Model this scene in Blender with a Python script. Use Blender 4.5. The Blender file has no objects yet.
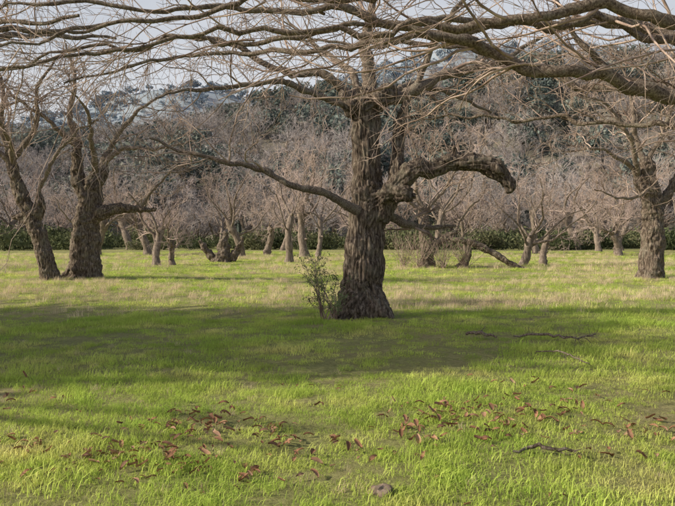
import bpy, math, random, bmesh
import numpy as np
from mathutils import Vector, noise, Euler
rng=np.random.default_rng(7); random.seed(7)
S=bpy.context.scene
S.view_settings.view_transform='Standard'; S.view_settings.look='None'; S.view_settings.exposure=0
SUN_EL=math.radians(27); SUN_AHEAD=math.radians(-10)

# ---------------- materials ----------------
def nt(name):
    m=bpy.data.materials.new(name); m.use_nodes=True
    t=m.node_tree; b=t.nodes['Principled BSDF']; b.inputs['Roughness'].default_value=0.9
    b.inputs['Specular IOR Level'].default_value=0.15
    return m,t,b
def N(t,k,**kw):
    n=t.nodes.new(k)
    for a,v in kw.items(): setattr(n,a,v)
    return n
def noise_tex(t,vec,scale,detail=5,rough=0.6):
    n=N(t,'ShaderNodeTexNoise'); n.inputs['Scale'].default_value=scale
    n.inputs['Detail'].default_value=detail; n.inputs['Roughness'].default_value=rough
    if vec is not None: t.links.new(vec,n.inputs['Vector'])
    return n.outputs['Fac']
def ramp(t,fac,stops):
    r=N(t,'ShaderNodeValToRGB'); e=r.color_ramp.elements
    while len(e)<len(stops): e.new(0.5)
    for i,(p,c) in enumerate(stops): e[i].position=p; e[i].color=(*c,1)
    t.links.new(fac,r.inputs['Fac']); return r.outputs['Color']
def mix(t,fac,a,b):
    m=N(t,'ShaderNodeMix',data_type='RGBA')
    for s,v in ((0,fac),(6,a),(7,b)):
        if hasattr(v,'links'): t.links.new(v,m.inputs[s])
        elif s==0: m.inputs[0].default_value=v
        else: m.inputs[s].default_value=(*v,1)
    return m.outputs[2]
def objvar(t,c,lo,hi):
    oi=N(t,'ShaderNodeObjectInfo').outputs['Random']
    hs=N(t,'ShaderNodeHueSaturation'); mr=N(t,'ShaderNodeMapRange'); mr.inputs[3].default_value=lo; mr.inputs[4].default_value=hi
    t.links.new(oi,mr.inputs[0]); t.links.new(mr.outputs[0],hs.inputs['Value']); t.links.new(c,hs.inputs['Color']); return hs.outputs['Color']
def bark_mat(name,cols,moss=None,sc=1.0,str_=.16):
    m,t,b=nt(name)
    g=N(t,'ShaderNodeNewGeometry').outputs['Position']
    mp=N(t,'ShaderNodeMapping'); mp.inputs['Scale'].default_value=(1,1,str_); t.links.new(g,mp.inputs['Vector'])
    f=noise_tex(t,mp.outputs['Vector'],26*sc,8,0.7)
    c=ramp(t,f,[(0.36,cols[0]),(0.5,cols[1]),(0.62,cols[2])])
    f2=noise_tex(t,g,3.5*sc,7,0.8)
    if moss: c=mix(t,ramp(t,f2,[(0.5,(0,0,0)),(0.64,(.6,.6,.6))]),c,moss)
    t.links.new(c,b.inputs['Base Color'])
    bp=N(t,'ShaderNodeBump'); bp.inputs['Strength'].default_value=0.9; bp.inputs['Distance'].default_value=0.035
    t.links.new(f,bp.inputs['Height']); t.links.new(bp.outputs['Normal'],b.inputs['Normal'])
    return m
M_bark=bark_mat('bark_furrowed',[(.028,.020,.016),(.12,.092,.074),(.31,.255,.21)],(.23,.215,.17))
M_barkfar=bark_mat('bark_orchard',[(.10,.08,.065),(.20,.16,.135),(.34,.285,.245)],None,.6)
M_limb=bark_mat('bark_limb_lichen',[(.07,.052,.042),(.19,.148,.122),(.38,.32,.27)],(.34,.32,.26),1.9,.8)
def twig_mat(name,a,b2,var=False):
    m,t,b=nt(name); g=N(t,'ShaderNodeNewGeometry').outputs['Position']
    c=ramp(t,noise_tex(t,g,3.0,5),[(0.38,a),(0.62,b2)])
    if var: c=objvar(t,c,.65,1.15)
    t.links.new(c,b.inputs['Base Color']); b.inputs['Roughness'].default_value=0.65
    return m
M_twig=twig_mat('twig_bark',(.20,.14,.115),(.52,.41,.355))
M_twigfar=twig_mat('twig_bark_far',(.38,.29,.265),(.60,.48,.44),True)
M_twighaze=twig_mat('twig_bark_painted_haze',(.34,.31,.32),(.50,.45,.445),True)  # distance haze mixed into the twig colour as pinkish grey
def leafy(name,cols,trans=0.3,scale=0.5,var=(.65,1.25),stops=(.3,.5,.7)):
    m,t,b=nt(name); g=N(t,'ShaderNodeNewGeometry').outputs['Position']
    c=ramp(t,noise_tex(t,g,scale,5),list(zip(stops,cols)))
    c=objvar(t,c,*var)
    t.links.new(c,b.inputs['Base Color'])
    if trans>0:
        tr=N(t,'ShaderNodeBsdfTranslucent'); t.links.new(c,tr.inputs['Color'])
        mx=N(t,'ShaderNodeMixShader'); mx.inputs[0].default_value=trans
        t.links.new(b.outputs[0],mx.inputs[1]); t.links.new(tr.outputs[0],mx.inputs[2])
        t.links.new(mx.outputs[0],t.nodes['Material Output'].inputs['Surface'])
    return m
M_grass=leafy('grass_blades',[(.38,.53,.10),(.55,.67,.15),(.76,.74,.28)],.45,0.7,(.75,1.25),stops=(.34,.52,.66))
M_dry=leafy('dry_grass',[(.62,.48,.33),(.80,.66,.47),(.74,.66,.42)],.3,0.5)
M_oak=leafy('holm_oak_leaves',[(.04,.06,.03),(.06,.085,.04),(.09,.11,.05)],.15,0.6)
M_hillleaf=leafy('forest_leaves_haze_tint',[(.09,.12,.12),(.14,.17,.16),(.22,.23,.20)],.1,0.02)  # leaf colour paled and cooled to stand in for distance haze
M_farleaf=leafy('far_forest_leaves_haze_tint',[(.27,.33,.40),(.31,.37,.44),(.35,.41,.47)],.0,0.004,(.85,1.1))  # blue-grey here is aerial haze painted into the leaf colour
M_shrub=leafy('shrub_leaves',[(.13,.19,.08),(.20,.27,.12),(.28,.34,.17)],.25,1.5)
M_hedge=leafy('hedge_leaves',[(.06,.08,.04),(.11,.13,.065),(.20,.19,.11)],.2,0.15)
M_dead=leafy('dead_leaf',[(.17,.09,.055),(.34,.18,.11),(.50,.34,.24)],.15,6.0,(.6,1.2))

def ground_mat():
    m,t,b=nt('meadow_soil_and_thatch'); g=N(t,'ShaderNodeNewGeometry').outputs['Position']
    c1=ramp(t,noise_tex(t,g,0.5,8,0.7),[(0.36,(.26,.33,.10)),(0.52,(.37,.39,.14)),(0.66,(.50,.42,.24))])
    c2=ramp(t,noise_tex(t,g,16,8,0.75),[(0.38,(.14,.11,.05)),(0.6,(.36,.34,.16))])
    t.links.new(mix(t,.55,c1,c2),b.inputs['Base Color'])
    bp=N(t,'ShaderNodeBump'); bp.inputs['Distance'].default_value=.08
    t.links.new(noise_tex(t,g,12,8,.7),bp.inputs['Height']); t.links.new(bp.outputs['Normal'],b.inputs['Normal'])
    return m
M_ground=ground_mat()
def hill_mat(name,a,b2,s):
    m,t,b=nt(name); g=N(t,'ShaderNodeNewGeometry').outputs['Position']
    t.links.new(ramp(t,noise_tex(t,g,s,8,.7),[(0.35,a),(0.65,b2)]),b.inputs['Base Color']); return m
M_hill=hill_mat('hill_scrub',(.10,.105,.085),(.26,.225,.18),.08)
M_farhill=hill_mat('far_hill_painted_haze',(.24,.29,.35),(.30,.35,.41),.008)  # haze in front of the far hill is painted into its base colour

# ---------------- mesh helpers ----------------
def mesh_np(name,V,F,mat,smooth=True):
    V=np.asarray(V,dtype=np.float32); F=np.asarray(F,dtype=np.int32); k=F.shape[1]
    me=bpy.data.meshes.new(name); me.vertices.add(len(V)); me.vertices.foreach_set('co',V.ravel())
    me.loops.add(F.size); me.loops.foreach_set('vertex_index',F.ravel())
    me.polygons.add(len(F)); me.polygons.foreach_set('loop_start',np.arange(0,F.size,k,dtype=np.int32))
    me.polygons.foreach_set('use_smooth',np.full(len(F),smooth))
    me.update(calc_edges=True); me.validate(); me.materials.append(mat); return me
def obj(name,me,loc=(0,0,0),parent=None,rz=0,sc=1,coll=None):
    o=bpy.data.objects.new(name,me); (coll or S.collection).objects.link(o); o.location=loc
    o.rotation_euler=(0,0,rz); o.scale=(sc,sc,sc)
    if parent: o.parent=parent
    return o
def nrm(a): return a/np.maximum(np.linalg.norm(a,axis=-1,keepdims=True),1e-9)
class Geo:
    def __init__(s): s.V=[];s.F=[];s.n=0
    def add(s,V,F): s.V.append(V); s.F.append(F+s.n); s.n+=len(V)
    def mesh(s,name,mat,smooth=True): return mesh_np(name,np.vstack(s.V),np.vstack(s.F),mat,smooth)
    def tubes(s,P,R,sides):
        n,K,_=P.shape
        T=np.empty_like(P); T[:,1:-1]=P[:,2:]-P[:,:-2]; T[:,0]=P[:,1]-P[:,0]; T[:,-1]=P[:,-1]-P[:,-2]; T=nrm(T)
        ax=np.argmin(np.abs(T.mean(1)),axis=1); ref=np.eye(3)[ax][:,None,:]
        U=nrm(np.cross(T,ref)); W=np.cross(T,U)
        a=np.arange(sides)*2*np.pi/sides
        V=P[:,:,None,:]+R[:,:,None,None]*(np.cos(a)[None,None,:,None]*U[:,:,None,:]+np.sin(a)[None,None,:,None]*W[:,:,None,:])
        i=np.arange(n)[:,None,None]*K*sides; k=np.arange(K-1)[None,:,None]*sides; j=np.arange(sides)[None,None,:]; j2=(j+1)%sides
        F=np.stack([i+k+j,i+k+j2,i+k+sides+j2,i+k+sides+j],-1).reshape(-1,4)
        s.add(V.reshape(-1,3),F)
def grow(P0,D0,L,R0,Rend,K,wander,grav):
    n=len(P0); P=np.empty((n,K,3)); P[:,0]=P0; d=nrm(D0); st=(L/(K-1))[:,None]
    for k in range(1,K):
        d=nrm(d+wander*rng.normal(size=(n,3))+np.asarray(grav)); P[:,k]=P[:,k-1]+d*st
    t=np.linspace(0,1,K)[None]; R=R0[:,None]*(1-t)+Rend[:,None]*t
    return P,R
def spawn(P,R,L,per,t0,t1,ang,lr,rr,K,wander,grav,bias=(0,0,0),rmin=.004,rmax=1):
    n,K0,_=P.shape; idx=np.repeat(np.arange(n),per); m=len(idx)
    t=rng.uniform(t0,t1,m); f=t*(K0-1)*.9999; i=f.astype(int); fr=(f-i)[:,None]
    pos=P[idx,i]*(1-fr)+P[idx,i+1]*fr; tan=nrm(P[idx,i+1]-P[idx,i]); rad=R[idx,i]*(1-fr[:,0])+R[idx,i+1]*fr[:,0]
    r=rng.normal(size=(m,3)); r-=(r*tan).sum(1)[:,None]*tan; r=nrm(r)
    a=np.radians(rng.normal(ang,14,m))[:,None]; d=nrm(np.cos(a)*tan+np.sin(a)*r+np.asarray(bias))
    L2=L[idx]*rng.uniform(lr[0],lr[1],m)*(1-.35*t)
    R2=np.clip(rad*rr*rng.uniform(.6,1.1,m),rmin,rmax)
    P2,R2a=grow(pos,d,L2,R2,np.maximum(R2*.35,rmin*.5),K,wander,grav)
    return P2,R2a,L2
def resample(pts,K):
    p=np.array(pts,float); q=[]; n=len(p)
    for i in range(n-1):
        a=p[max(i-1,0)];b=p[i];c=p[i+1];d=p[min(i+2,n-1)]
        for u in np.linspace(0,1,12,endpoint=False):
            q.append(.5*((2*b)+(-a+c)*u+(2*a-5*b+4*c-d)*u*u+(-a+3*b-3*c+d)*u**3))
    q.append(p[-1]); q=np.array(q)
    s=np.r_[0,np.cumsum(np.linalg.norm(np.diff(q[:,:3],axis=0),axis=1))]
    t=np.linspace(0,s[-1],K); r=np.stack([np.interp(t,s,q[:,k]) for k in range(4)],1)
    return r,s[-1]
def bark_body(name,limbs,voxel,furrow,mat,lump=.06,ffreq=9.0,seed=0):
    """closed tubes fused by voxel remesh and carved with long furrows that follow each limb"""
    Vs=[];Fs=[];n=0; A=[];B=[];
    for L in limbs:
        ln=sum((Vector(L[i+1][:3])-Vector(L[i][:3])).length for i in range(len(L)-1))
        K=max(5,int(ln/.12)); r,_=resample(L,K); sd=18
        P=r[:,:3]; T=nrm(np.gradient(P,axis=0)); ax=np.argmin(np.abs(T.mean(0))); U=nrm(np.cross(T,np.eye(3)[ax])); W=np.cross(T,U)
        for k in range(K):
            for j in range(sd):
                a=2*math.pi*j/sd; Vs.append(P[k]+r[k,3]*(math.cos(a)*U[k]+math.sin(a)*W[k]))
        for k in range(K-1):
            for j in range(sd): Fs.append((n+k*sd+j,n+k*sd+(j+1)%sd,n+(k+1)*sd+(j+1)%sd,n+(k+1)*sd+j))
        Fs.append(tuple(n+j for j in range(sd))[::-1]); Fs.append(tuple(n+(K-1)*sd+j for j in range(sd)))
        n+=K*sd; A.append(P[:-1]); B.append(P[1:])
    me=bpy.data.meshes.new('tmp'); me.from_pydata([tuple(v) for v in Vs],[],Fs); me.update()
    o=bpy.data.objects.new('tmp',me); S.collection.objects.link(o)
    md=o.modifiers.new('r','REMESH'); md.mode='VOXEL'; md.voxel_size=voxel
    sm=o.modifiers.new('s','SMOOTH'); sm.iterations=4
    dg=bpy.context.evaluated_depsgraph_get(); ev=bpy.data.meshes.new_from_object(o.evaluated_get(dg))
    bpy.data.objects.remove(o)
    nv=len(ev.vertices); co=np.empty(nv*3,np.float32); ev.vertices.foreach_get('co',co); co=co.reshape(-1,3).astype(float)
    no=np.empty(nv*3,np.float32); ev.vertices.foreach_get('normal',no); no=no.reshape(-1,3)
    A=np.vstack(A);B=np.vstack(B);D=B-A;DD=(D*D).sum(1)
    best=np.full(nv,1e9); ax=np.zeros((nv,3))
    for a,d,dd in zip(A,D,DD):
        t=np.clip(((co-a)@d)/dd,0,1); ds=((co-a-t[:,None]*d)**2).sum(1); k=ds<best; best[k]=ds[k]; ax[k]=d/math.sqrt(dd)
    q=co-.9*ax*(co*ax).sum(1)[:,None]
    off=np.empty(nv); sv=Vector((seed*7.3,0,0))
    for i in range(nv):
        p=Vector(co[i]); w=noise.noise_vector(p*2.0+sv)*.045
        qq=Vector(q[i])+w+sv
        f=1-abs(noise.noise(qq*ffreq))*2.4; g=noise.noise(qq*ffreq*2.6)
        lu=noise.noise(p*2.6+sv)+.6*noise.noise(p*6+sv)
        off[i]=-furrow*max(f,0)**2+furrow*.45*g+lump*lu
    co+=no*off[:,None]; ev.vertices.foreach_set('co',co.astype(np.float32).ravel())
    ev.polygons.foreach_set('use_smooth',np.ones(len(ev.polygons),bool)); ev.name=name
    ev.materials.clear(); ev.materials.append(mat); ev.update(); return ev
def scatter(name,pts,rots,scl,idx,objs,mat=None,parent=None):
    c=bpy.data.collections.new(name+'_source')
    for o in objs: c.objects.link(o)
    me=bpy.data.meshes.new(name); n=len(pts); me.vertices.add(n); me.vertices.foreach_set('co',np.asarray(pts,np.float32).ravel())
    a=me.attributes.new('i_rot','FLOAT_VECTOR','POINT'); a.data.foreach_set('vector',np.asarray(rots,np.float32).ravel())
    scl=np.asarray(scl,np.float32)
    if scl.ndim==1: scl=np.repeat(scl[:,None],3,1)
    a=me.attributes.new('i_scl','FLOAT_VECTOR','POINT'); a.data.foreach_set('vector',scl.ravel())
    a=me.attributes.new('i_idx','INT','POINT'); a.data.foreach_set('value',np.asarray(idx,np.int32))
    o=obj(name,me,parent=parent)
    g=bpy.data.node_groups.new(name+'_gn','GeometryNodeTree')
    g.interface.new_socket('Geometry',in_out='INPUT',socket_type='NodeSocketGeometry'); g.interface.new_socket('Geometry',in_out='OUTPUT',socket_type='NodeSocketGeometry')
    gi=g.nodes.new('NodeGroupInput'); go=g.nodes.new('NodeGroupOutput')
    ip=g.nodes.new('GeometryNodeInstanceOnPoints'); ci=g.nodes.new('GeometryNodeCollectionInfo'); ci.inputs['Collection'].default_value=c
    ci.inputs['Separate Children'].default_value=True; ci.inputs['Reset Children'].default_value=True
    def na(nm,tp):
        x=g.nodes.new('GeometryNodeInputNamedAttribute'); x.data_type=tp; x.inputs['Name'].default_value=nm; return x.outputs['Attribute']
    er=g.nodes.new('FunctionNodeEulerToRotation'); l=g.links.new
    l(na('i_rot','FLOAT_VECTOR'),er.inputs[0]); l(gi.outputs[0],ip.inputs['Points']); l(ci.outputs[0],ip.inputs['Instance'])
    ip.inputs['Pick Instance'].default_value=True; l(na('i_idx','INT'),ip.inputs['Instance Index'])
    l(er.outputs[0],ip.inputs['Rotation']); l(na('i_scl','FLOAT_VECTOR'),ip.inputs['Scale']); l(ip.outputs[0],go.inputs[0])
    md=o.modifiers.new('scatter','NODES'); md.node_group=g; return o
def leaf_quads(C,size,asp=.5,up=0):
    n=len(C); a=nrm(rng.normal(size=(n,3))+np.array([0,0,up])); b=nrm(np.cross(a,rng.normal(size=(n,3))))
    s=(size*rng.uniform(.6,1.3,n))[:,None]; a=a*s; b=b*s*asp
    V=np.stack([C-a,C+b,C+a,C-b],1).reshape(-1,3); F=np.arange(4*n).reshape(-1,4); return V,F
def src(name,me): return bpy.data.objects.new(name,me)

# ---------------- ground / hills ----------------
def gh(x,y):
    return .10*math.sin(x*.21+.7)*math.sin(y*.17)*min(1,max(0,(y-6)/14+.3)) + .035*noise.noise(Vector((x*.6,y*.6,0)))
def gha(x,y): return np.array([gh(a,b) for a,b in zip(x,y)])
def nonuni(lo,hi,n,k):
    t=np.linspace(-1,1,n); s=np.sinh(t*k)/math.sinh(k); return np.where(s<0,-s*lo,s*hi)
xs=nonuni(-2500,2500,201,7.0); ys=nonuni(-1500,3000,261,7.0)+6
X,Y=np.meshgrid(xs,ys); Z=gha(X.ravel(),Y.ravel())
V=np.stack([X.ravel(),Y.ravel(),Z],1); w=len(xs)
I=(np.arange(len(ys)-1)[:,None]*w+np.arange(w-1)[None]).ravel(); F=np.stack([I,I+1,I+w+1,I+w],1)
obj('ground',mesh_np('ground',V,F,M_ground))
def hillz(x,y,y0,y1,hl,hr,xw,rough,sd):
    t=min(1,max(0,(y-y0)/(y1-y0))); t=t*t*(3-2*t); u=min(1,max(0,(x+xw)/(2*xw))); h=hl+(hr-hl)*u
    nz=noise.noise(Vector((x/rough,y/rough,sd)))+.5*noise.noise(Vector((x/rough*2.3,y/rough*2.3,sd)))
    return -1.5+t*(h+nz*h*.28)
HN=dict(y0=95,y1=250,hl=26,hr=62,xw=120,rough=90,sd=1.3)
HF=dict(y0=380,y1=850,hl=120,hr=225,xw=450,rough=260,sd=5.1)
def hill(name,x0,x1,y0,y1,nx,ny,prm,mat):
    X,Y=np.meshgrid(np.linspace(x0,x1,nx),np.linspace(y0,y1,ny)); Z=[hillz(a,b,**prm) for a,b in zip(X.ravel(),Y.ravel())]
    V=np.stack([X.ravel(),Y.ravel(),Z],1); I=(np.arange(ny-1)[:,None]*nx+np.arange(nx-1)[None]).ravel()
    return obj(name,mesh_np(name,V,np.stack([I,I+1,I+nx+1,I+nx],1),mat))
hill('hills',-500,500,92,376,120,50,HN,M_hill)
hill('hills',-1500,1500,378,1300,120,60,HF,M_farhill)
def blob_tree(lobes,nl,size,h,r,mat):
    g=Geo(); C=[]
    for i in range(lobes):
        c=np.array([rng.normal()*r*.45,rng.normal()*r*.45,h*rng.uniform(.45,.85)]); rr=r*rng.uniform(.35,.6)
        d=nrm(rng.normal(size=(nl//lobes,3)))*rr*rng.uniform(.6,1.05,(nl//lobes,1)); d[:,2]*=.8; C.append(c+d)
    g.add(*leaf_quads(np.vstack(C),size))
    P=np.array([[[0,0,-1],[.1,0,h*.3],[0,.1,h*.7]]],float); g.tubes(P,np.array([[r*.09,r*.07,r*.03]]),6)
    return g.mesh('crown',mat,False)
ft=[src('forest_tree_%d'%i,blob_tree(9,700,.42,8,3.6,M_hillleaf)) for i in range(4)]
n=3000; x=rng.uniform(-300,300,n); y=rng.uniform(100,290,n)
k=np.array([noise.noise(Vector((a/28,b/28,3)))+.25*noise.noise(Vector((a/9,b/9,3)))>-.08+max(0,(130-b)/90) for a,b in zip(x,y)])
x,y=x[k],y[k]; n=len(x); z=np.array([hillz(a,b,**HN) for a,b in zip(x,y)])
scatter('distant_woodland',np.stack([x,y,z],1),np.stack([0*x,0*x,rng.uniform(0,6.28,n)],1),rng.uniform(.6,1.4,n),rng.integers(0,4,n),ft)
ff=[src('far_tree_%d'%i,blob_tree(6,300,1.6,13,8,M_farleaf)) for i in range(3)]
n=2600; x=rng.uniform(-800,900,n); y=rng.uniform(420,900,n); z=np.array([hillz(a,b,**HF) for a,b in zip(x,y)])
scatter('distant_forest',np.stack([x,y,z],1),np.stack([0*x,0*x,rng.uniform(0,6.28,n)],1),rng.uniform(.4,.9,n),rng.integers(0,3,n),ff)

# ---------------- generic orchard tree ----------------
def crown(g,P,R,L,n1=7,n2=7,n3=7,grav=.04,bias=(0,0,.2),rmin=.006,l1=(.45,.75),rr=.45,wander=.2,rmax=.05):
    a=spawn(P,R,L,n1,.2,1,48,l1,rr,11,wander,(0,0,grav),bias,rmin*1.6,rmax); g.tubes(a[0],a[1],5)
    b=spawn(*a,n2,.15,1,45,(.35,.75),.5,7,wander,(0,0,grav*.5),(0,0,.05),rmin*1.15); g.tubes(b[0],b[1],4)
    c=spawn(*b,n3,.1,1,42,(.3,.8),.5,5,wander,(0,0,0),(0,0,0),rmin); g.tubes(c[0],c[1],3)
    return a,b,c
def orchard_tree(sd,lean=.15,r=.36,h=2.3,limbs=6,hi=1.0,mat=None,q=6,rm=.008):
    g=Geo(); K=18; t=np.linspace(0,1,K); az=rng.uniform(0,6.28)
    P=np.stack([lean*h*t**1.3*math.cos(az)+.09*np.sin(t*6+sd),lean*h*t**1.3*math.sin(az)+.09*np.cos(t*5+sd),h*t-.15],1)
    R=r*(1.0-.25*t+.35*np.exp(-t*10)+.07*np.sin(t*17+sd)+.12*rng.normal(size=K)*.5+.12*np.exp(-((t-.9)/.12)**2)); R[-1]*=.6
    g.tubes(P[None],R[None],12)
    for k in range(6):
        i=rng.integers(6,K-1); d=nrm(rng.normal(size=3)); c=P[i]+d*R[i]*.5
        qq=np.stack([c-d*.1,c,c+d*.18,c+d*.3]); g.tubes(qq[None],np.array([[.1,.14,.11,.02]])*r/.36,7)
    nb=(K-1)*12+6*3*7
    m=limbs; ang=rng.uniform(0,6.28)+np.arange(m)*6.28/m+rng.normal(size=m)*.5
    D=np.stack([np.cos(ang),np.sin(ang),rng.uniform(.4,2.0,m)],1); i0=rng.integers(K-8,K-1,m); st=P[i0]+D*.04
    Ls=rng.uniform(2.4,4.8,m)*hi; R0=rng.uniform(.06,.15,m)*r/.36
    LP,LR=grow(st,D,Ls,R0,R0*.3,12,.22,(0,0,.06)); g.tubes(LP,LR,8)
    crown(g,LP,LR,Ls,6,q,q,rmin=rm,l1=(.35,.6))
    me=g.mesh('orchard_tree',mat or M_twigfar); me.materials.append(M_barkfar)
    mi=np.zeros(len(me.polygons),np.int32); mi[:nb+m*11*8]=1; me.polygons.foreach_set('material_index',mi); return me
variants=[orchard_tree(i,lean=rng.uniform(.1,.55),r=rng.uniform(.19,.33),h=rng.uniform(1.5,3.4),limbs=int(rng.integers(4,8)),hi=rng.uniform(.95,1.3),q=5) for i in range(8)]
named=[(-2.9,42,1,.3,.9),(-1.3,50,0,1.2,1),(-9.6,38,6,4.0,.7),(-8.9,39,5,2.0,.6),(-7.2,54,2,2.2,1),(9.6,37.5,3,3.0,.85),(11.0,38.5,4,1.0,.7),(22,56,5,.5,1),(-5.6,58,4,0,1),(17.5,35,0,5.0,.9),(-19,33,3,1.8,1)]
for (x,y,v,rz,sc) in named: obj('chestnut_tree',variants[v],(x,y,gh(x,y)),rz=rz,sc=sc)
src_t=[src('bare_tree_%d'%i,m) for i,m in enumerate(variants)]
pts=[]
for row in range(4):
    yy=58+row*12
    for cx in np.arange(-60,61,9.5):
        if rng.uniform()<.88: pts.append((cx+rng.normal()*2.8+(row%2)*4,yy+rng.normal()*4,0))
pts=np.array(pts); pts[:,2]=gha(pts[:,0],pts[:,1]); n=len(pts)
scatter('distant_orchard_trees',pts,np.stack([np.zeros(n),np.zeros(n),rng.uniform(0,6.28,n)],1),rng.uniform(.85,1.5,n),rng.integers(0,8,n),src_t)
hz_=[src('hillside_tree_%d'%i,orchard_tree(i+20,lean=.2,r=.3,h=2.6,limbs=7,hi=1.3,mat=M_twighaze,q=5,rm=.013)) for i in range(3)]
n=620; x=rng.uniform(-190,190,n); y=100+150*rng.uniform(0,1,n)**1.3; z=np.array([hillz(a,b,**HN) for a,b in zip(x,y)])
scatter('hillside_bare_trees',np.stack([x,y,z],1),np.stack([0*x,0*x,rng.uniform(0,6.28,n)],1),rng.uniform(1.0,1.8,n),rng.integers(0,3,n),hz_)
hs=[]
for i in range(4):
    C=[]
    for k in range(9):
        c=np.array([rng.normal()*1.3,rng.normal()*.5,rng.uniform(.2,.9)]); C.append(c+rng.normal(size=(150,3))*np.array([.5,.4,.25]))
    C=np.vstack(C); C[:,2]=np.abs(C[:,2]); g=Geo(); g.add(*leaf_quads(C,.12)); hs.append(src('hedge_bush_%d'%i,g.mesh('hedge_bush',M_hedge,False)))
n=190; x=rng.uniform(-80,80,n); y=76+rng.normal(size=n)*3+rng.uniform(0,24,n)
scatter('hedgerow',np.stack([x,y,0*x],1),np.stack([0*x,0*x,rng.uniform(0,6.28,n)],1),rng.uniform(.6,2.0,n),rng.integers(0,4,n),hs)

# ---------------- hero trees ----------------
def hero(name,limbs,voxel,furrow,thin,seed,crownkw,ffreq=9,lump=.06,wob=.05):
    e=bpy.data.objects.new(name,None); S.collection.objects.link(e)
    obj('trunk',bark_body('trunk',limbs,voxel,furrow,M_bark,lump,ffreq,seed),parent=e)
    g=Geo(); P=[];R=[];L=[]
    for l in thin:
        r,ln=resample(l,97)
        for k in range(1,97):
            p=Vector(r[k,:3]); f=min(1,k/12); v=(noise.noise_vector(p*1.7+Vector((seed,0,0)))*wob*1.6+noise.noise_vector(p*4.5)*wob*.8)*f; r[k,:3]+=np.array(v)
            r[k,3]*=1+.25*noise.noise(p*6)+.25*noise.noise(p*15)
        g.tubes(r[None,:,:3],r[None,:,3],10)
        P.append(r[::6,:3]);R.append(r[::6,3]);L.append(ln)
    P=np.array(P);R=np.array(R);L=np.array(L); obj('limbs',g.mesh('limbs',M_limb),parent=e)
    g=Geo(); crown(g,P,R,L,**crownkw); obj('twigs',g.mesh('twigs',M_twig),parent=e)
    return e
y0=13.8
main=[(.42,y0,-.25,.60),(.43,y0,.08,.52),(.45,y0,.45,.42),(.51,y0,1.1,.37),(.56,y0,1.8,.35),(.59,y0,2.4,.31),(.56,y0,3.1,.285),(.53,y0,3.8,.275),(.51,y0,4.15,.32),(.51,y0,4.4,.2)]
burl=[(.78,y0-.1,1.9,.2),(.98,y0-.15,2.3,.23),(1.13,y0-.15,2.6,.19),(1.13,y0-.1,3.0,.14),(1.18,y0,3.5,.13),(1.24,y0,3.95,.11)]
arm=[(.85,y0-.2,2.25,.2),(1.15,y0-.35,2.55,.2),(1.45,y0-.45,2.84,.17),(1.7,y0-.48,2.83,.15),(2.05,y0-.5,2.95,.18),(2.4,y0-.55,2.93,.16),(2.8,y0-.6,2.88,.18),(3.08,y0-.6,2.62,.14),(3.2,y0-.6,2.42,.09)]
spur=[(2.1,y0-.5,2.95,.12),(2.15,y0-.55,3.12,.08),(2.12,y0-.6,3.22,.04)]
knob=[(.35,y0-.1,3.95,.2),(.15,y0-.15,4.2,.16),(.05,y0-.15,4.35,.08)]
knob2=[(.7,y0-.2,4.1,.22),(.95,y0-.2,4.25,.2),(1.15,y0-.2,4.3,.1)]
knob3=[(.95,y0-.25,2.4,.2),(1.25,y0-.5,2.35,.17),(1.4,y0-.6,2.25,.08)]
root=[(.46,y0-.1,.5,.3),(.2,y0-.3,.1,.2),(-.1,y0-.5,-.12,.1)]
root2=[(.6,y0-.1,.5,.3),(.85,y0-.35,.1,.2),(1.1,y0-.5,-.15,.1)]
thin=[[(.4,y0-.2,2.05,.11),(-.1,y0-.4,2.3,.075),(-.8,y0-.6,2.5,.06),(-1.6,y0-.7,2.85,.05),(-2.5,y0-.8,3.05,.035),(-3.4,y0-.9,3.35,.02)],
 [(.95,y0,4.2,.13),(1.5,y0,4.35,.12),(2.1,y0+.2,4.7,.09),(3.0,y0+.3,4.9,.06),(4.0,y0+.4,5.5,.03)],
 [(.57,y0,4.2,.15),(.62,y0,4.8,.13),(.55,y0,5.5,.1),(.7,y0,6.4,.06),(.6,y0,7.4,.03)],
 [(.3,y0,4.2,.1),(-.3,y0-.2,4.6,.08),(-1.1,y0-.3,4.7,.06),(-2.2,y0-.4,5.2,.045),(-3.4,y0-.6,5.2,.02)],
 [(.35,y0,4.0,.08),(-.2,y0-.5,4.1,.06),(-1,y0-1,4.3,.05),(-2,y0-1.5,4.1,.035),(-3,y0-2,3.9,.015)],
 [(1.22,y0,3.8,.08),(1.5,y0,4.4,.07),(1.8,y0-.3,5.2,.05),(2.4,y0-.5,6.0,.03)],
 [(.8,y0,4.2,.08),(1.4,y0+.7,4.6,.06),(2.2,y0+1.0,4.5,.045),(3.2,y0+1.3,4.2,.02)],
 [(.9,y0,2.0,.09),(1.3,y0+.1,1.85,.07),(1.8,y0+.2,1.75,.05),(2.3,y0+.2,1.8,.025)],
 [(.4,y0,4.2,.08),(.2,y0+.7,5,.06),(-.5,y0+1.5,5.6,.04),(-1.2,y0+2,6.4,.02)]]
hero('chestnut_tree_gnarled',[main,burl,arm,spur,knob,knob2,knob3,root,root2],.02,.045,thin,1,dict(n1=6,n2=5,n3=5,rmin=.005,grav=.01,bias=(0,0,.1),wander=.24),ffreq=12,lump=.065)

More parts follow.
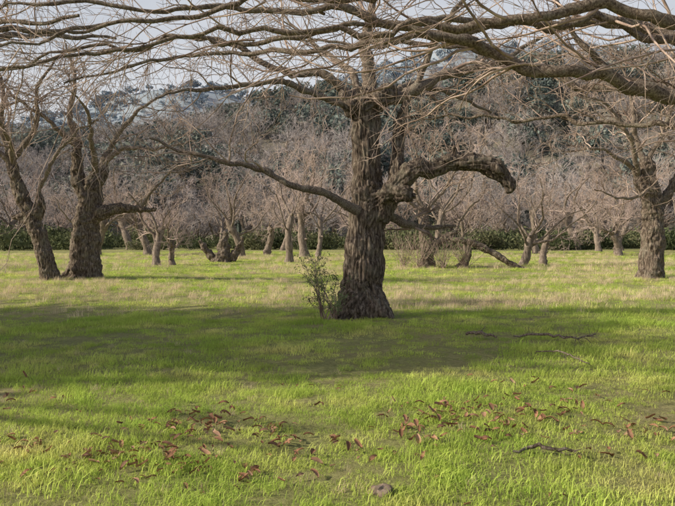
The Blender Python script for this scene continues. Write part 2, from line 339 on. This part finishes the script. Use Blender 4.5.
a0=24.5;xa=-9.8
LA=[[(xa+.05,a0,-.2,.40),(xa,a0,.2,.33),(xa-.25,a0,1.2,.28),(xa-.55,a0,2.1,.27),(xa-.95,a0,3.0,.23),(xa-1.2,a0,3.8,.2),(xa-1.3,a0,4.3,.18),(xa-1.3,a0,4.6,.1)],
    [(xa-.4,a0,1.9,.2),(xa-.9,a0,2.2,.15),(xa-1.3,a0,2.2,.08)],[(xa-.5,a0,2.0,.2),(xa-.3,a0,2.6,.17),(xa-.35,a0,3.2,.1)]]
thA=[[(xa-1.2,a0,4.2,.14),(xa-1.6,a0,5.2,.1),(xa-1.5,a0,6.4,.07),(xa-1.9,a0,7.8,.03)],[(xa-1.2,a0,4.2,.12),(xa-.5,a0,5.2,.09),(xa-.2,a0-.3,6.5,.06),(xa+.4,a0-.3,7.5,.03)],
 [(xa-1.2,a0,4,.12),(xa-2.2,a0-.3,4.8,.08),(xa-3.4,a0-.5,5.4,.05),(xa-4.5,a0-.5,6,.02)],[(xa-.35,a0,3.1,.08),(xa+.3,a0-.3,4.2,.06),(xa+1.2,a0-.6,5,.04),(xa+2,a0-.8,5.4,.02)],
 [(xa-1.2,a0,4,.1),(xa-.9,a0-1,4.8,.08),(xa-.9,a0-2,5.3,.05),(xa-.4,a0-3,5.6,.02)]]
hero('chestnut_tree_leaning',LA,.03,.045,thA,2,dict(n1=7,n2=6,n3=5,rmin=.007,wander=.24),ffreq=9)
b0=25.4;xb=-8.9
LB=[[(xb,b0,-.2,.70),(xb,b0,.15,.6),(xb+.02,b0,1.0,.52),(xb+.05,b0,1.8,.48),(xb+.15,b0,2.5,.42),(xb+.25,b0,3.0,.36),(xb+.35,b0,3.5,.3),(xb+.4,b0,3.8,.18)],
    [(xb+.3,b0-.1,2.2,.3),(xb+.8,b0-.2,2.4,.24),(xb+1.4,b0-.2,2.55,.18),(xb+2.0,b0-.2,2.5,.14),(xb+2.6,b0-.2,2.5,.08)],
    [(xb+.1,b0,2.9,.3),(xb-.2,b0,3.5,.23),(xb-.25,b0,4.3,.18),(xb-.2,b0,4.9,.12)],
    [(xb+.35,b0,3.3,.26),(xb+.65,b0,3.8,.2),(xb+.7,b0,4.3,.12)],[(xb-.3,b0,.4,.3),(xb-.75,b0-.2,0,.2)]]
thB=[[(xb-.2,b0,4.7,.14),(xb-.5,b0,5.8,.1),(xb-.3,b0,7,.06),(xb-.6,b0,8.3,.03)],[(xb+.65,b0,4.1,.12),(xb+1.2,b0,5.2,.09),(xb+2.1,b0-.3,6,.06),(xb+3.2,b0-.5,6.6,.03)],
 [(xb+.65,b0,4.0,.1),(xb+1.5,b0-.3,4.6,.08),(xb+2.8,b0-.5,4.6,.05),(xb+4,b0-.5,4.9,.02)],[(xb-.2,b0,4.6,.1),(xb-1,b0-.5,5.5,.07),(xb-2,b0-1,6.3,.04),(xb-2.6,b0-1,7,.02)],
 [(xb+.4,b0,3.7,.12),(xb+.6,b0-1,4.8,.08),(xb+.8,b0-2,5.6,.05),(xb+.6,b0-3,6.1,.02)],[(xb+2,b0-.2,2.55,.07),(xb+2.5,b0-.3,3.2,.05),(xb+3.2,b0-.5,3.7,.03),(xb+4,b0-.6,3.8,.015)]]
hero('chestnut_tree_stout',LB,.032,.05,thB,3,dict(n1=7,n2=6,n3=5,rmin=.007,wander=.24),ffreq=9,lump=.09)
c0=26.6;xc=11.6
LC=[[(xc,c0,-.2,.58),(xc,c0,.15,.5),(xc+.03,c0,1.0,.44),(xc+.06,c0,1.8,.40),(xc+.02,c0,2.6,.36),(xc-.1,c0,3.4,.34),(xc-.2,c0,4.1,.3),(xc-.25,c0,4.5,.2)],
    [(xc,c0,2.5,.25),(xc+.5,c0,3.0,.2),(xc+.9,c0,3.7,.16),(xc+1.2,c0,4.6,.1)],[(xc-.1,c0,3.2,.3),(xc-.5,c0,3.5,.2),(xc-.6,c0,3.9,.1)]]
thC=[[(xc-.2,c0,4.2,.14),(xc-.6,c0,5.2,.1),(xc-.8,c0,6.5,.07),(xc-1.2,c0,8,.03)],[(xc-.5,c0,3.7,.11),(xc-1.3,c0-.3,4.4,.08),(xc-2.4,c0-.6,4.7,.05),(xc-3.6,c0-.8,4.5,.02)],
 [(xc-.2,c0,4.2,.12),(xc+.4,c0,5.4,.09),(xc+.8,c0,6.6,.06),(xc+1.6,c0,7.8,.03)],[(xc+1.1,c0,4.4,.1),(xc+1.8,c0-.3,5.2,.08),(xc+2.8,c0-.5,5.8,.04)],
 [(xc-.5,c0,3.7,.1),(xc-1.2,c0-1,5,.08),(xc-2.2,c0-1.5,6,.05),(xc-3.3,c0-2,6.4,.02)],[(xc-.2,c0-.2,3.3,.08),(xc-.8,c0-.6,3.0,.06),(xc-1.6,c0-1,2.9,.04),(xc-2.6,c0-1.4,3.2,.02)]]
hero('chestnut_tree_upright',LC,.032,.05,thC,4,dict(n1=7,n2=6,n3=5,rmin=.007,wander=.24),ffreq=9,lump=.08)
d0=36;xd=4.5
LD=[[(xd,d0,-.2,.42),(xd,d0,.4,.34),(xd-.1,d0,1.5,.3),(xd-.2,d0,2.4,.28),(xd-.25,d0,3.0,.2)],
    [(xd+.1,d0,.8,.25),(xd+.7,d0-.1,1.4,.2),(xd+1.3,d0-.2,1.7,.16),(xd+1.6,d0-.2,1.9,.08)],
    [(xd+1.0,d0-.2,1.4,.17),(xd+2.0,d0-.4,1.25,.17),(xd+3.0,d0-.6,.8,.18),(xd+3.9,d0-.8,.25,.16),(xd+4.6,d0-.9,-.05,.1)],
    [(xd+1.5,d0-.2,-.1,.25),(xd+1.9,d0-.3,.4,.2),(xd+2.0,d0-.3,1.2,.13)]]
thD=[[(xd-.2,d0,2.8,.13),(xd-.6,d0,4,.1),(xd-.5,d0,5.4,.06),(xd-.9,d0,6.6,.03)],[(xd-.2,d0,2.6,.12),(xd+.6,d0,3.6,.08),(xd+1.4,d0,4.8,.06),(xd+2,d0,5.8,.03)],
 [(xd+1.3,d0,1.6,.09),(xd+1.8,d0,2.6,.06),(xd+2.6,d0,3.4,.04),(xd+3,d0,4.2,.02)],[(xd,d0,2.6,.1),(xd-1.2,d0-.4,3.4,.07),(xd-2.2,d0-.6,3.8,.04)]]
hero('chestnut_tree_broken',LD,.04,.045,thD,5,dict(n1=8,n2=6,n3=5,rmin=.009),ffreq=7)
e0=44;xe=-7.0
LE=[[(xe,e0,-.2,.6),(xe,e0,.5,.4),(xe+.1,e0,1.2,.3),(xe+.2,e0,1.8,.12)],[(xe-.5,e0,.1,.3),(xe-1.0,e0-.1,.7,.2),(xe-1.4,e0-.2,1.3,.1)],[(xe+.5,e0,.1,.3),(xe+1.0,e0,.9,.2),(xe+1.2,e0,1.5,.1)]]
obj('tree_stump',bark_body('tree_stump',LE,.05,.05,M_bark,.14,5,6))

T=[[(7.2,8.3,-.3,.7),(7.2,8.3,.2,.6),(7.0,8.2,1.2,.5),(6.7,8.1,2.0,.48),(6.3,8.0,2.6,.3)],[(6.9,8.2,1.8,.35),(7.3,8.5,3,.3),(7.5,8.8,4.4,.2),(7.4,9,5.5,.12)]]
over=[
 [(6.4,8.0,2.2,.2),(4.7,7.5,2.55,.10),(3.5,7.2,2.90,.075),(2.55,7.0,3.14,.066),(1.78,6.9,3.28,.056),(.9,6.8,3.48,.044),(-.07,6.7,3.62,.032),(-1.0,6.5,3.68,.024),(-2.2,6.3,3.6,.015),(-3.4,6.1,3.4,.008)],
 [(6.5,8.0,2.4,.18),(5.0,7.2,3.2,.085),(3.6,6.8,3.52,.065),(2.5,6.6,3.6,.055),(1.7,6.5,3.5,.045),(.6,6.4,3.42,.032),(-.6,6.2,3.32,.023),(-1.8,6.0,3.12,.015),(-3.2,5.8,2.8,.008)],
 [(6.6,8.1,2.4,.18),(5,8.2,3.4,.10),(3.3,8.2,3.95,.075),(2.2,8.3,4.05,.06),(1.2,8.4,3.85,.05),(0,8.6,3.85,.036),(-1.5,9,3.85,.024),(-3.5,9.2,3.5,.012)],
 [(6.6,8.1,2.4,.16),(5.2,8.6,3.0,.09),(4.1,9.0,3.35,.065),(3.0,9.2,3.55,.05),(1.8,9.4,3.95,.04),(.6,9.6,4.15,.025),(-.8,9.8,4.3,.012)],
 [(5.0,7.3,3.1,.08),(3.5,6.6,3.85,.05),(2.0,6.2,3.66,.035),(.4,6.0,3.6,.027),(-1.4,5.8,3.3,.018),(-2.8,5.6,2.95,.009)],
 [(4.6,7.5,2.6,.06),(3.6,7.6,3.0,.045),(2.8,7.7,3.5,.035),(2.2,7.6,4.1,.018)],
 [(5,7.4,2.6,.05),(3.9,7.9,2.8,.034),(2.9,8.3,2.85,.024),(1.8,8.7,3.0,.016),(.9,9,3.0,.008)],
 [(5,7.8,3.3,.06),(3.2,7.4,3.7,.045),(1.4,7.2,3.72,.034),(-.4,7.1,3.5,.024),(-2,7,3.45,.016),(-3.8,6.8,3.05,.008)],
 [(7.4,8.9,5.2,.12),(6.5,8.5,6.2,.09),(5.2,8,6.8,.06),(4,7.8,7.2,.03)],
 [(7.4,8.9,5.2,.12),(8.5,9,6.3,.09),(9.6,9,7,.05)]]
hero('chestnut_tree_overhanging',T,.03,.05,over,7,dict(n1=14,n2=5,n3=5,rmin=.003,grav=0,bias=(-.45,-.03,0),l1=(.12,.32),rr=.42,wander=.19,rmax=.016),wob=.08)
T=[[(-8.2,8.8,-.3,.6),(-8.2,8.8,.2,.5),(-8.0,8.8,1.4,.42),(-7.9,8.9,2.4,.38),(-7.8,8.9,3.0,.2)]]
ov2=[[(-7.9,8.8,2.6,.14),(-7,8.9,3.5,.1),(-5.6,9.1,4.1,.06),(-4.2,9.3,4.2,.04),(-3,9.5,4.4,.02)],
 [(-7.9,8.8,2.6,.14),(-6.8,8.3,3.3,.09),(-5.2,8,3.65,.05),(-3.9,7.7,3.8,.03),(-2.6,7.4,3.8,.015)],
 [(-7.9,8.8,2.7,.14),(-7.2,9.8,3.8,.1),(-6.1,11,4.6,.07),(-5,12,4.9,.045),(-3.8,12.6,5.0,.02)],
 [(-7.9,8.8,2.7,.14),(-8.3,8.5,4.2,.1),(-8,8.2,5.6,.06),(-8.2,8,7,.03)],[(-7.9,8.8,2.7,.14),(-9.2,9,3.8,.1),(-10.5,9.2,4.8,.05)]]
hero('chestnut_tree_overhanging',T,.035,.05,ov2,8,dict(n1=9,n2=5,n3=5,rmin=.0032,grav=.01,bias=(.15,0,.05),l1=(.2,.4),rr=.4,wander=.22,rmax=.018))

# evergreen oaks left of the view: their shade lies over the middle of the meadow
def holm_oak(h,r):
    g=Geo(); C=[]
    for k in range(20):
        a=rng.uniform(0,6.28); rr=r*math.sqrt(rng.uniform(0,1))*.75; c=np.array([rr*math.cos(a),rr*math.sin(a),h*rng.uniform(.2,.88)])
        C.append(c+nrm(rng.normal(size=(300,3)))*r*.36*rng.uniform(.3,1,(300,1)))
    g.add(*leaf_quads(np.vstack(C),.14)); lm=g.mesh('foliage',M_oak,False)
    g=Geo(); D=np.stack([np.cos(np.arange(7)*.9),np.sin(np.arange(7)*.9),np.full(7,.9)],1)
    g.tubes(np.array([[[0,0,-.2],[.05,0,1],[.0,.1,h*.35]]],float),np.array([[.38,.3,.26]]),10)
    P,R=grow(np.tile([[0,.1,h*.33]],(7,1)),D,np.full(7,h*.55),np.full(7,.14),np.full(7,.04),8,.12,(0,0,.05)); g.tubes(P,R,6)
    return lm,g.mesh('wood',M_bark)
ho=[holm_oak(11.4,3.1),holm_oak(12.0,3.0)]
for (x,y,k,rz,sc) in [(-14.4,7.6,0,0,.95),(-14.8,10.4,1,1,.97),(-19,7.2,0,2,1.12),(-19.5,10.8,1,4,1.12),(-24.5,7.4,1,3,1.25),(-25.5,11,0,5,1.25)]:
    e=bpy.data.objects.new('holm_oak_tree',None); S.collection.objects.link(e); e.location=(x,y,0); e.rotation_euler=(0,0,rz); e.scale=(sc,sc,sc)
    obj('foliage',ho[k][0],parent=e); obj('wood',ho[k][1],parent=e)

def bush(name,x,y,h,stems,leaves,size,mat,spread=.5):
    e=bpy.data.objects.new(name,None); S.collection.objects.link(e); e.location=(x,y,gh(x,y))
    g=Geo(); D=np.stack([rng.normal(size=stems)*spread,rng.normal(size=stems)*spread,np.ones(stems)],1); L=rng.uniform(.6,1,stems)*h
    P,R=grow(rng.normal(size=(stems,3))*np.array([.08,.08,0]),D,L,np.full(stems,.012),np.full(stems,.004),8,.1,(0,0,.04)); g.tubes(P,R,4)
    a=spawn(P,R,L,7,.15,1,45,(.25,.5),.6,5,.12,(0,0,.05),rmin=.003); g.tubes(a[0],a[1],3); obj('stems',g.mesh('stems',M_twig),parent=e)
    pts=a[0][:,1:].reshape(-1,3); C=pts[rng.integers(0,len(pts),leaves)]+rng.normal(size=(leaves,3))*.03
    g=Geo(); g.add(*leaf_quads(C,size,.3,.5)); obj('leaves',g.mesh('leaves',mat,False),parent=e)
bush('sapling',-.22,13.3,1.25,8,1300,.028,M_shrub,.3)
bush('sapling',-.05,13.2,.7,5,400,.028,M_shrub,.45)
for (x,y,h) in [(5.2,35.2,2.0),(4.0,35.3,1.8),(6.3,35.4,1.7),(3.3,36.2,2.2)]: bush('shrub',x,y,h,26,260,.05,M_shrub,.4)

# ---------------- grass ----------------
def clump(nb,rad,h,w,mat,droop=.5):
    n=nb; a=rng.uniform(0,6.28,n); r=rad*np.sqrt(rng.uniform(0,1,n)); b=np.stack([r*np.cos(a),r*np.sin(a),np.full(n,-.01)],1)
    ya=rng.uniform(0,6.28,n); d=np.stack([np.cos(ya),np.sin(ya),0*ya],1); s=np.stack([-np.sin(ya),np.cos(ya),0*ya],1)
    hh=(h*rng.uniform(.45,1.15,n))[:,None]; dr=hh*droop*rng.uniform(.1,1.3,n)[:,None]; ww=w*rng.uniform(.6,1.2,n)[:,None]
    z=np.array([0,0,1.]); p1=b+z*hh*.55+d*dr*.3; p2=b+z*hh*(1-.25*droop)+d*dr
    V=np.stack([b-s*ww,b+s*ww,p1+s*ww*.75,p1-s*ww*.75,p2+s*ww*.12,p2-s*ww*.12],1).reshape(-1,3)
    i=np.arange(n)[:,None]*6; F=np.vstack([i+np.array([0,1,2,3]),i+np.array([3,2,4,5])]); return mesh_np('grass_clump',V,F,mat)
gc=[src('grass_clump_%d'%i,clump(60,.14,[.038,.058,.088,.03,.048][i],.0026,M_grass,[.7,.9,1.0,.6,1.0][i])) for i in range(5)]
gd=[src('dry_clump_%d'%i,clump(30,.13,[.14,.22,.18][i],.0022,M_dry,.8)) for i in range(3)]
def pnoise(x,y,s,o=0): return np.array([noise.noise(Vector((a*s+o,b*s-o,o))) for a,b in zip(x,y)])
def band(d0,d1,dens,edge=1.5):
    n=int(dens*(d1-d0)*((d0+d1)*.55+2*edge)); y=np.sqrt(rng.uniform(d0**2,d1**2,n)); x=rng.uniform(-1,1,n)*(y*.55+edge); return x,y
Gx=[];Gy=[];Gs=[]
for d0,d1,de,s in ((2.8,8,90,1.0),(8,15,45,1.15),(15,30,15,1.6),(30,66,5,2.6)):
    x,y=band(d0,d1,de); Gx.append(x);Gy.append(y);Gs.append(np.full(len(x),s))
x=np.concatenate(Gx);y=np.concatenate(Gy);s=np.concatenate(Gs)
p=pnoise(x,y,.45,3.1)+.6*pnoise(x,y,1.7,8.2)+.4*pnoise(x,y,5,1.2); keep=(p>-.3)|(rng.uniform(size=len(x))<.4); x,y,s,p=x[keep],y[keep],s[keep],p[keep]; n=len(x)
sc=s*rng.uniform(.6,1.25,n)*(1+.8*np.clip(p,-.5,.8)); hz=sc/np.where(s>1.5,s**.6,1)
scatter('meadow_grass',np.stack([x,y,gha(x,y)],1),np.stack([rng.normal(size=n)*.08,rng.normal(size=n)*.08,rng.uniform(0,6.28,n)],1),np.stack([sc,sc,hz],1),rng.integers(0,5,n),gc)
Gx=[];Gy=[];Gs=[]
for d0,d1,de,s in ((3,14,3,.42),(14,30,14,1.05),(30,60,4,1.6)):
    x,y=band(d0,d1,de); Gx.append(x);Gy.append(y);Gs.append(np.full(len(x),s))
x=np.concatenate(Gx);y=np.concatenate(Gy);s=np.concatenate(Gs)
p=pnoise(x*.5,y,.35,11.7)+.35*pnoise(x,y,1.3,2.2); keep=(p>.03)|(rng.uniform(size=len(x))<.12)|((y>16.5)&(y<23)&(p>-.2)); x,y,s=x[keep],y[keep],s[keep]; n=len(x)
sc=s*rng.uniform(.6,1.2,n)
scatter('dry_grass',np.stack([x,y,gha(x,y)],1),np.stack([rng.normal(size=n)*.15,rng.normal(size=n)*.15,rng.uniform(0,6.28,n)],1),sc,rng.integers(0,3,n),gd)

def leaf(sd):
    k=7; t=np.linspace(0,1,k); w=.024*np.sin(np.pi*np.clip(t*.95+.03,0,1))**.7; V=[]
    for i in range(k):
        c=.02*math.sin(t[i]*3+sd)+.01*sd; V+= [(t[i]*.11-.055,-w[i],c+.012),(t[i]*.11-.055,0,c),(t[i]*.11-.055,w[i],c+.014+.004*sd)]
    F=[]
    for i in range(k-1):
        for j in range(2): F.append((i*3+j,i*3+j+1,i*3+j+4,i*3+j+3))
    return mesh_np('leaf',V,F,M_dead)
lf=[src('leaf_%d'%i,leaf(i)) for i in range(3)]
x,y=band(3.2,8,170); q=.6*pnoise(x,y,.9,5.5)+.4*pnoise(x,y,2.5,1.1)+.5*pnoise(x,y,6,4.1)+.7*np.exp(-((y-5.6)/.8)**2)*np.exp(-((x-.6)/2.8)**2)-.03*(y-5)**2
keep=((q>.42)&(rng.uniform(size=len(x))<.5))|((q>.15)&(rng.uniform(size=len(x))<.1))|(rng.uniform(size=len(x))<.006); x,y=x[keep],y[keep]; n=len(x)
scatter('fallen_leaves',np.stack([x,y,gha(x,y)+rng.uniform(.01,.04,n)],1),np.stack([rng.normal(size=n)*.25,rng.normal(size=n)*.25,rng.uniform(0,6.28,n)],1),rng.uniform(.35,.9,n),rng.integers(0,3,n),lf)
def stick(name,pts,twigs=3,m=None):
    g=Geo(); r,ln=resample(pts,14); r[:,2]+=np.array([gh(a,b) for a,b in r[:,:2]]); r[1:-1,:3]+=rng.normal(size=(12,3))*.012; P=r[None,:,:3]; R=r[None,:,3]; g.tubes(P,R,7)
    if twigs:
        a=spawn(P,R,np.array([ln]),twigs,.3,.95,45,(.2,.4),.5,6,.2,(0,0,-.05),rmin=.004); a[0][:,:,2]=np.maximum(a[0][:,:,2],.02); g.tubes(a[0],a[1],4)
    obj(name,g.mesh(name,m or M_limb))
stick('fallen_branch',[(1.25,5.1,.04,.008),(1.4,5.15,.05,.014),(1.6,5.1,.05,.013),(1.75,5.06,.03,.006)],2,M_bark)
stick('fallen_branch',[(1.95,10.9,.06,.02),(2.15,10.8,.09,.03),(2.35,10.6,.05,.012)],2)
stick('fallen_branch',[(2.6,10.6,.06,.012),(3.0,10.5,.1,.02),(3.3,10.2,.08,.015),(3.7,10.3,.12,.009)],7)
stick('fallen_branch',[(2.55,9.2,.05,.008),(2.75,8.9,.1,.01),(2.95,8.4,.05,.006)],4)
def stone(x,y,r):
    me=bpy.data.meshes.new('stone'); bm=bmesh.new(); bmesh.ops.create_icosphere(bm,subdivisions=3,radius=r)
    for v in bm.verts: v.co*=1+.45*noise.noise(v.co*(1.6/r)+Vector((x,y,0))); v.co.z*=.5
    bm.to_mesh(me); bm.free(); me.materials.append(M_stone); obj('stone',me,(x,y,gh(x,y)+r*.1),rz=x)
M_stone=hill_mat('stone_rock',(.14,.10,.07),(.32,.25,.2),14)
for a in [(.26,4.4,.075)]: stone(*a)

# ---------------- light, sky, camera ----------------
sv=Vector((-math.cos(SUN_EL)*math.cos(SUN_AHEAD),math.cos(SUN_EL)*math.sin(SUN_AHEAD),math.sin(SUN_EL)))
ld=bpy.data.lights.new('sun','SUN'); ld.energy=5; ld.angle=math.radians(.55); ld.color=(1,.90,.70)
lo=bpy.data.objects.new('sun',ld); S.collection.objects.link(lo); lo.rotation_euler=sv.to_track_quat('Z','Y').to_euler(); lo.location=(-20,0,20)
w=bpy.data.worlds.new('World'); S.world=w; w.use_nodes=True; t=w.node_tree
sk=t.nodes.new('ShaderNodeTexSky'); sk.sky_type='NISHITA'; sk.sun_disc=False; sk.sun_elevation=SUN_EL; sk.sun_rotation=math.atan2(sv.x,sv.y)%(2*math.pi)
sk.dust_density=5.0
# thin high haze, thicker towards the horizon
tc=N(t,'ShaderNodeTexCoord').outputs['Generated']; sp=N(t,'ShaderNodeSeparateXYZ'); t.links.new(tc,sp.inputs[0])
band_=ramp(t,sp.outputs['Z'],[(0.0,(.85,.85,.85)),(.30,(.75,.75,.75)),(.5,(.05,.05,.05))])
mp=N(t,'ShaderNodeMapping'); mp.inputs['Scale'].default_value=(1,1,3); t.links.new(tc,mp.inputs['Vector'])
cl=ramp(t,noise_tex(t,mp.outputs['Vector'],2.2,6,.6),[(.3,(.7,.7,.7)),(.65,(1,1,1))])
mul=N(t,'ShaderNodeMath',operation='MULTIPLY'); t.links.new(band_,mul.inputs[0]); t.links.new(cl,mul.inputs[1])
t.links.new(mix(t,mul.outputs[0],sk.outputs[0],(6.6,6.7,7.0)),t.nodes['Background'].inputs[0]); t.nodes['Background'].inputs[1].default_value=.125
cd=bpy.data.cameras.new('camera'); cd.lens=38.4; cd.sensor_width=36; cd.clip_end=6000; cd.clip_start=.05
co=bpy.data.objects.new('camera',cd); S.collection.objects.link(co); co.location=(0,0,1.6); co.rotation_euler=(math.radians(90-1.43),0,0); S.camera=co
